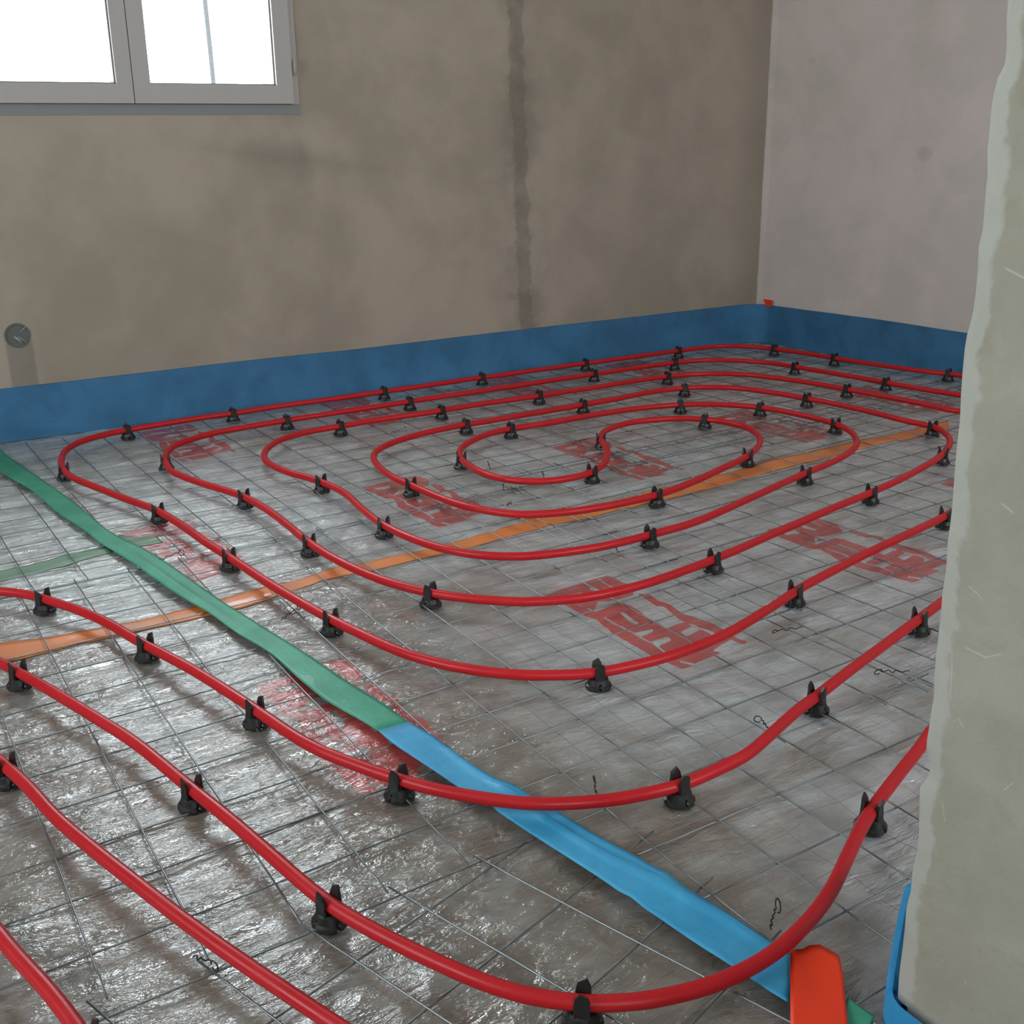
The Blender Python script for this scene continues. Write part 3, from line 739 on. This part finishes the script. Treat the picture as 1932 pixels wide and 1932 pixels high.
# ------------------------------------------------------------------ clips
def make_clip():
    root = empty('pipe_clip', (0, 0, 0))
    # round skirted foot with cut-outs, domed towards the saddle
    prof = [(.0200, -.004), (.0206, -.0005), (.0202, .0020), (.0172, .0040), (.0160, .0080), (.0148, .0118), (.0125, .0134)]
    seg = 48
    vs, fs = [], []
    for j, (r, z) in enumerate(prof):
        for k in range(seg):
            a = 2 * P * k / seg
            lob = abs(math.sin(a * 2 + .35))
            notch = 1 - (.20 * (1 if lob < .16 else 0)) * (1 if j < 4 else 0)
            zz = z + (.0022 * (1 if lob < .16 else 0) if j < 2 else 0)
            vs.append((r * notch * math.cos(a), r * notch * math.sin(a) * .97, zz))
    for j in range(len(prof) - 1):
        for k in range(seg):
            a = j * seg + k; b = j * seg + (k + 1) % seg
            fs.append((a, b, b + seg, a + seg))
    fs.append(tuple(range(seg))[::-1]); fs.append(tuple((len(prof) - 1) * seg + k for k in range(seg)))
    mesh_obj('clip_foot', vs, fs, M_CLIP, root)
    # two upright jaws gripping the pipe, with slanted, outward flaring tips
    for s in (-1, 1):
        out = [(-.0090, .002), (.0090, .002), (.0078, .012), (.0070, .020), (.0080, .026), (.0070, .0335), (.0030, .0405), (-.0056, .0365), (-.0074, .028), (-.0066, .020), (-.0078, .012)]
        if s < 0: out = [(-x, z) for x, z in out][::-1]
        vs, fs = [], []
        for lay in (0, 1):
            for x, z in out:
                y = .0080 if z < .022 else .0080 - .0010 * min(1, (z - .022) / .004) + max(0, z - .028) * .28
                y = y + lay * (.0040 if z < .03 else .0026)
                vs.append((x, s * y, z))
        n = len(out)
        # triangulate each side as a fan of quads by pairing ends
        fs.append(tuple(range(n))); fs.append(tuple(range(n, 2 * n))[::-1])
        for k in range(n): fs.append((k, (k + 1) % n, n + (k + 1) % n, n + k))
        bm = bmesh.new()
        bv = [bm.verts.new(v_) for v_ in vs]
        for f_ in fs: bm.faces.new([bv[i] for i in f_])
        bmesh.ops.triangulate(bm, faces=[f for f in bm.faces if len(f.verts) > 4])
        bm_obj('clip_jaw', bm, M_CLIP, root)
    # saddle bar under the pipe
    bm = bmesh.new(); bm_box(bm, -.0072, .0072, -.0110, .0110, .008, .0134)
    bm_obj('clip_saddle', bm, M_CLIP, root)
    return root
clip0 = make_clip()
used = [False]
def place_clip(xy, R, label, group):
    i = int(np.argmin(np.hypot(R[:, 0] - xy[0], R[:, 1] - xy[1])))
    i = min(max(i, 2), len(R) - 3)
    t = R[i + 2] - R[i - 2]
    ang = math.atan2(t[1], t[0]) + rnd.uniform(-.05, .05)
    if not used[0]:
        r = clip0; used[0] = True
    else:
        r = clip0.copy(); col.objects.link(r)
        for ch in list(clip0.children):
            c = ch.copy(); col.objects.link(c); c.parent = r
    r.location = (R[i][0], R[i][1], rnd.uniform(-.0006, .0006)); r.rotation_euler = (0, 0, ang)
    tag(r, label, 'pipe clip', group)
ORD = ['first', 'second', 'third', 'fourth', 'fifth', 'sixth', 'seventh', 'eighth', 'ninth']
RUNS = dict(
    o1far=('black clip, %s from left, on outermost pipe beside the blue strip', main_R),
    o1near=('black clip, %s from left, on near side of the widest closed loop', main_R),
    o2far=('black clip, %s from left, on far side of the second loop inwards', main_R),
    o2near=('black clip, %s from left, on near side of the second loop inwards', main_R),
    o3far=('black clip, %s from left, on far side of the third loop inwards', main_R),
    o3near=('black clip, %s from left, on near side of the third loop inwards', main_R),
    o4far=('black clip, %s from left, on far side of the fourth loop inwards', main_R),
    o4near=('black clip, %s from left, on near side of the fourth loop inwards', main_R),
    o5=('black clip, %s clockwise from left end, on fifth loop round spiral centre', main_R),
    o6=('black clip, %s from left, on the innermost pipe curl', main_R),
    pa=('black clip, %s from left, on pipe passing just before the loops', main_R),
    pb=('black clip, %s from left, on nearest pipe bend crossing blue tape', main_R),
    pc=('black pipe clip at the left photo edge on the lower left diagonal pipe', c_R),
    pd=('black pipe clip tip at the bottom edge beside the corner pipe', d_R))
for key, pts in CLIPS.items():
    lab, R = RUNS[key]
    for k, xy in enumerate(pts):
        place_clip(xy, R, (lab % ORD[k]) if '%' in lab else lab, 'black clips holding the red pipe')

# ------------------------------------------------------------------ steel mesh mats
def mat_mesh(label, B, A, warp_seed):
    vs, fs = [], []
    def wire(p, q_, z, r=.00125):
        p = np.array(p); q_ = np.array(q_)
        L = np.linalg.norm(q_ - p)
        n = max(3, int(L / .05) + 1)
        t = np.linspace(0, 1, n)[:, None]
        pts = p + (q_ - p) * t
        d = (q_ - p) / L; nn = np.array([-d[1], d[0]])
        off = (vnoise(pts[:, 0] * 4 + 3, pts[:, 1] * 4, warp_seed) - .5) * .0028
        zz = z + (vnoise(pts[:, 0] * 3, pts[:, 1] * 3, warp_seed + 1) - .5) * .002
        tube(np.column_stack([pts + nn * off[:, None], zz]), r, 6, vs, fs)
    for p, q_ in B: wire(p, q_, .0012)
    for p, q_ in A: wire(p, q_, -.0012)
    o = mesh_obj('wire_mesh_mat', vs, fs, M_STEEL, smooth=True)
    tag(o, label, 'wire mesh', 'galvanised mesh mats under the pipe')
    return o
D = .1
def Bl(us, v0, v1, slope, vref=0):
    out = []
    for u in us:
        a = v0(u) if callable(v0) else v0; b = v1(u) if callable(v1) else v1
        out.append((((u + slope * (a - vref)) * D, a * D), ((u + slope * (b - vref)) * D, b * D)))
    return out
def Al(vs_, u0, u1, slope, uref=0):
    return [((u0 * D, (v + slope * (u0 - uref)) * D), (u1 * D, (v + slope * (u1 - uref)) * D)) for v in vs_]
G_ = lambda a, b, s=1.: list(np.arange(a, b, s))
# centre mat
mat_mesh('square wire mesh mat under the near left loops and the green tape',
    Bl([i * 1.011 - .005 for i in range(-12, 6)], -6.15, lambda u: 5.95 + .045 * u, .007),
    Al([5.85, 4.93, 3.95, 2.98, 2.0, 1.0, 0, -1.02, -2.02, -3.08, -4.02, -5.04, -6.05], -12.3, 5.35, .048), 1)
mat_mesh('square wire mesh mat under the left far loops beside the window wall',
    Bl([-12.7 + i * .981 for i in range(0, 23)], 5.6, 17.35, -.012, 10),
    Al([5.72, 6.68, 7.64, 8.59, 9.52, 10.5, 11.45, 12.42, 13.42, 14.4, 15.4, 16.4, 17.2], -13, 9.3, .035), 5)
mat_mesh('square wire mesh mat in the far right corner of the room',
    Bl([8.8 + i * .968 for i in range(0, 16)], 6.15, 17.2, -.012, 7),
    Al([6.22, 7.12, 8.05, 8.95, 9.86, 10.8, 11.75, 12.7, 13.7, 14.7, 15.7, 16.7], 8.6, 23.9, .028, 10), 9)
mat_mesh('square wire mesh mat under the right half of the loops beside the partition',
    Bl([4.68 + i * .982 for i in range(0, 20)], -6.2, 7.32, -.05, -3),
    Al([-6.45, -5.55, -4.62, -3.62, -2.63, -1.58, -.56, .44, 1.40, 2.38, 3.35, 4.35, 5.27, 6.22, 7.2], 4.5, 23.8, .062, 8), 13)
mat_mesh('square wire mesh mat at the near right behind the partition end',
    Bl([-1.07, -.05, .98, 2.0, 3.02, 4.04, 5.06, 6.08], -12.2, -5.85, 0),
    Al([-7.05, -8.08, -9.1, -10.1, -11.1, -12.1], -1.3, 7.9, .02), 17)
# skewed offcut
def offcut():
    a = math.radians(17.3)
    B, A = [], []
    for i in range(-8, 1):
        s = np.array([-2.96 + 1.09 * i + .01, -6.07])
        e = s + np.array([math.sin(a), -math.cos(a)]) * 7
        if i <= 0: B.append((s * D, e * D))
    for k in range(-1, 6):
        p = np.array([-2.61, -7.34]) + np.array([math.sin(a), -math.cos(a)]) * (k * 1.03)
        d_ = np.array([math.cos(a), math.sin(a)])
        s1 = (-.85 - p[0]) / d_[0]; s0 = -14.
        e1 = p + d_ * s1
        if e1[1] > -6.15: e1 = p + d_ * ((-6.15 - p[1]) / d_[1])
        A.append(((p + d_ * s0) * D, e1 * D))
    mat_mesh('skewed offcut of wire mesh at the bottom of the photo', B, A, 21)
offcut()

# ------------------------------------------------------------------ tapes
def ribbon(name, L, R, mat, z, label, cat='tape', creases=0, lift=None, seg=8, under=False, step=.02):
    Ld = resample(L, step, .02); Rd = resample(R, step, .02)
    n = max(len(Ld), len(Rd))
    def rs(Q):
        s = np.linspace(0, 1, len(Q)); t = np.linspace(0, 1, n)
        return np.stack([np.interp(t, s, Q[:, 0]), np.interp(t, s, Q[:, 1])], 1)
    Ld, Rd = rs(Ld), rs(Rd)
    vs, fs = [], []
    for i in range(n):
        for k in range(seg + 1):
            p = Ld[i] + (Rd[i] - Ld[i]) * k / seg
            if under: zz = film_height(p[:1], p[1:])[0] + z
            else:
                zz = z + .0016 * (vnoise(p[:1] * 11, p[1:] * 11, 41)[0] - .5) + .0006 * (vnoise(p[:1] * 30, p[1:] * 30, 42)[0] - .5)
            if lift: zz += lift(i / (n - 1), k / seg)
            vs.append((p[0], p[1], zz))
    m_ = seg + 1
    for i in range(n - 1):
        for k in range(seg):
            a = i * m_ + k; fs.append((a, a + 1, a + m_ + 1, a + m_))
    o = mesh_obj(name, vs, fs, mat, smooth=True)
    md = o.modifiers.new('thickness', 'SOLIDIFY'); md.thickness = .0003; md.offset = -1
    tag(o, label, cat)
    return o
T_ = TAPES
for k_ in ('greenL', 'greenR'):          # the tape ends at the foot of the foam strip
    T_[k_] = [[x_, min(y_, YW - .024)] for x_, y_ in T_[k_]]
ribbon('green_tape', T_['greenL'], T_['greenR'], M_GREEN, .0042, 'long green adhesive tape running from the left edge over the wire mesh',
       lift=lambda i, k: .004 * math.exp(-((i - .62) / .10) ** 2) * math.exp(-((k - .35) / .12) ** 2))
ribbon('blue_tape', T_['blueL'], T_['blueR'], M_BTAPE, .0046, 'blue adhesive tape continuing the green tape towards the partition', seg=10,
       lift=lambda i, k: .0045 * math.exp(-((k - .72 - .15 * math.sin(i * 9)) / .06) ** 2) * (1 if .12 < i < .95 else 0) + .006 * math.exp(-((i - .34) / .03) ** 2) + .004 * math.exp(-((i - .71) / .008) ** 2))
ribbon('orange_tape', T_['orL'], T_['orR'], M_ORANGE, .0010, 'orange tape stuck on the film below the wire mesh, crossing the whole floor', under=True, seg=6, step=.012)
ribbon('green_tape', T_['g2L'], T_['g2R'], M_PALE, .0010, 'pale green tape under the mesh at the left photo edge', under=True, seg=10, step=.008)
ribbon('green_tape', T_['g3L'], T_['g3R'], M_PALE, .0010, 'short pale green tape end beside the red print right of the long green tape', under=True, seg=10, step=.006)

def sheet(name, poly, mat, zf, label, cat='tape'):
    bm = bmesh.new()
    c = np.mean(poly, axis=0)
    rings = 6
    prev = None
    cv = bm.verts.new((c[0], c[1], zf(c)))
    for r in range(1, rings + 1):
        cur = []
        for p in poly:
            q_ = c + (np.array(p) - c) * r / rings
            cur.append(bm.verts.new((q_[0], q_[1], zf(q_))))
        n = len(cur)
        for k in range(n):
            if prev is None: bm.faces.new((cv, cur[k], cur[(k + 1) % n]))
            else: bm.faces.new((prev[k], cur[k], cur[(k + 1) % n], prev[(k + 1) % n]))
        prev = cur
    o = bm_obj(name, bm, mat, smooth=True)
    md = o.modifiers.new('thickness', 'SOLIDIFY'); md.thickness = .0004
    tag(o, label, cat)
    return o
vp = np.array(T_['verm'])
ys_ = vp[:, 1]
sheet('orange_tape', T_['verm'], M_VERM, lambda p: .0085 + .003 * math.sin((p[0] + p[1]) * 30) , 'wide vermilion tape end with a torn edge at the bottom right, beside the partition')
sheet('green_tape', T_['gsc'], M_GREEN, lambda p: .0035, 'small green tape scrap on the floor between vermilion tape and partition')

# vermilion scrap above the strip on the right wall
def wall_scrap():
    pts = [(.0, .168), (.048, .1675), (.049, .158), (.044, .142), (.016, .141), (.010, .155)]
    vs = []
    for lay in (0, 1):
        for s, z in pts:
            y = YW - .045 - s * 1.0
            vs.append((xr(y) - .0115 - lay * .0006 - (.001 if z > .15 else .003), y, z))
    n = len(pts)
    fs = [tuple(range(n)), tuple(range(n, 2 * n))[::-1]] + [(k, (k + 1) % n, n + (k + 1) % n, n + k) for k in range(n)]
    tag(mesh_obj('orange_tape', vs, fs, M_VERM), 'tiny orange tape scrap on the right wall just above the blue strip', 'tape')
wall_scrap()

# ------------------------------------------------------------------ strip round the partition end
strip('foam_edge_strip', pp, PART_H, .006, lean=.016, label='short blue foam strip wrapped round the foot of the partition end', seed=5, base_z=-.007, mat=M_BLUE_LIT)

# ------------------------------------------------------------------ conduit box in the window wall
def wall_box():
    cx, cz, r = -.364, .289, .031
    root = empty('junction_box', (cx, YW, cz))
    tag(root, 'round grey electrical box with loose pale leads set in the window wall', 'electrical box')
    vs, fs = [], []
    seg = 32
    prof = [(r + .003, .0005), (r + .003, -.003), (r - .001, -.0035), (r - .002, .004), (0.001, .004)]
    prof = [(r + .003, -.001), (r + .002, -.0035), (r - .002, -.0030), (r - .003, -.0008), (.0005, -.0008)]
    for rr, y in prof:
        for k in range(seg):
            a = 2 * P * k / seg; vs.append((rr * math.cos(a), y, rr * math.sin(a)))
    for j in range(len(prof) - 1):
        for k in range(seg):
            a = j * seg + k; b = j * seg + (k + 1) % seg; fs.append((a, b, b + seg, a + seg))
    mesh_obj('box_rim', vs, fs, M_BOX, root, smooth=False)
    rr = random.Random(4)
    for k in range(5):
        a = rr.uniform(-1.2, 1.0)
        s = np.array([rr.uniform(-.012, .012), -.002, rr.uniform(-.01, .012)])
        e = s + np.array([math.cos(a) * .024, -.006, math.sin(a) * .024])
        v_, f_ = tube([s, (s + e) / 2 + np.array([0, -.006, .002]), e], .0009, 6)
        mesh_obj('lead', v_, f_, M_LEAD, root, smooth=True)
wall_box()

# ------------------------------------------------------------------ tie wires
TIE_L = ['dark tie wire loop above the near left loop, beside the long green tape',
 'dark tie wire knot between the two lower left diagonal pipes',
 'curly dark tie wire beside the nearest pipe bend, next to the vermilion tape',
 'small dark tie wire curl behind the pipe in front of the loops',
 'small dark tie wire loop behind the right rise of the front pipe',
 'twisted dark tie wire lying inside the widest loop at the right',
 'twisted tie wire with open loop left of the partition edge',
 'dark tie wire knot just in front of the third loop',
 'tiny upright tie wire knot left of the spiral centre, nearer one',
 'tiny tie wire knot inside the fourth loop at its front left',
 'upright tie wire tail inside the fifth loop at its left',
 'tie wire loop peeping over the fifth loop near the centre',
 'thin tie wire with ring end lying behind the fourth loop at left',
 'curved tie wire piece right of the long green tape on shiny film',
 'bent tie wire tail inside the fifth loop at its far right',
 'small tie wire under the fifth loop front']
def tie(xy, label, k):
    rr = random.Random(100 + k)
    a = TIE_A[k]
    d = np.array([math.cos(a), math.sin(a)])
    root_p = np.array([xy[0], xy[1]])
    pts = []
    L, loop = TIE_S[k]
    for i in range(9):   # twisted shank
        t = i / 8
        w_ = .0011 * (1 if i % 2 else -1)
        pts.append((root_p[0] + d[0] * L * (t - .5) - d[1] * w_, root_p[1] + d[1] * L * (t - .5) + d[0] * w_, .0035 + .002 * math.sin(i * 2.2) + TIE_Z[k] * t))
    e = np.array(pts[-1])
    for i in range(1, 12):
        th_ = i / 11 * 1.8 * P
        pts.append((e[0] + d[0] * loop * (1 - math.cos(th_)) * .9, e[1] + d[1] * loop * (1 - math.cos(th_)) * .9 + d[0] * loop * .5 * math.sin(th_), e[2] + loop * .9 * math.sin(th_) * (1 if TIE_Z[k] > 0 else .35)))
    q_ = resample(pts, .0012)
    v, f_ = tube(q_, .0008, 6)
    tag(mesh_obj('tie_wire', v, f_, M_TIE, smooth=True), label, 'tie wire', 'dark tie wires on the mesh')
TIE_A = [.2, -1.2, .5, 1.2, 2.0, 2.9, 2.7, 1.5, 1.3, .4, 1.6, 1.4, .3, .6, -.6, .5]
TIE_S = [(.045, .006), (.03, .006), (.014, .007), (.010, .005), (.012, .006), (.05, .004), (.045, .006), (.014, .005), (.008, .003), (.010, .003), (.012, .002), (.012, .005), (.045, .006), (.05, .004), (.04, .003), (.01, .003)]
TIE_Z = [.006, .008, .018, .014, .012, .002, .004, .014, .014, .004, .018, .014, .001, .004, .006, .006]
for k, xy in enumerate(TIES[:15]):
    tie(xy, TIE_L[k], k)
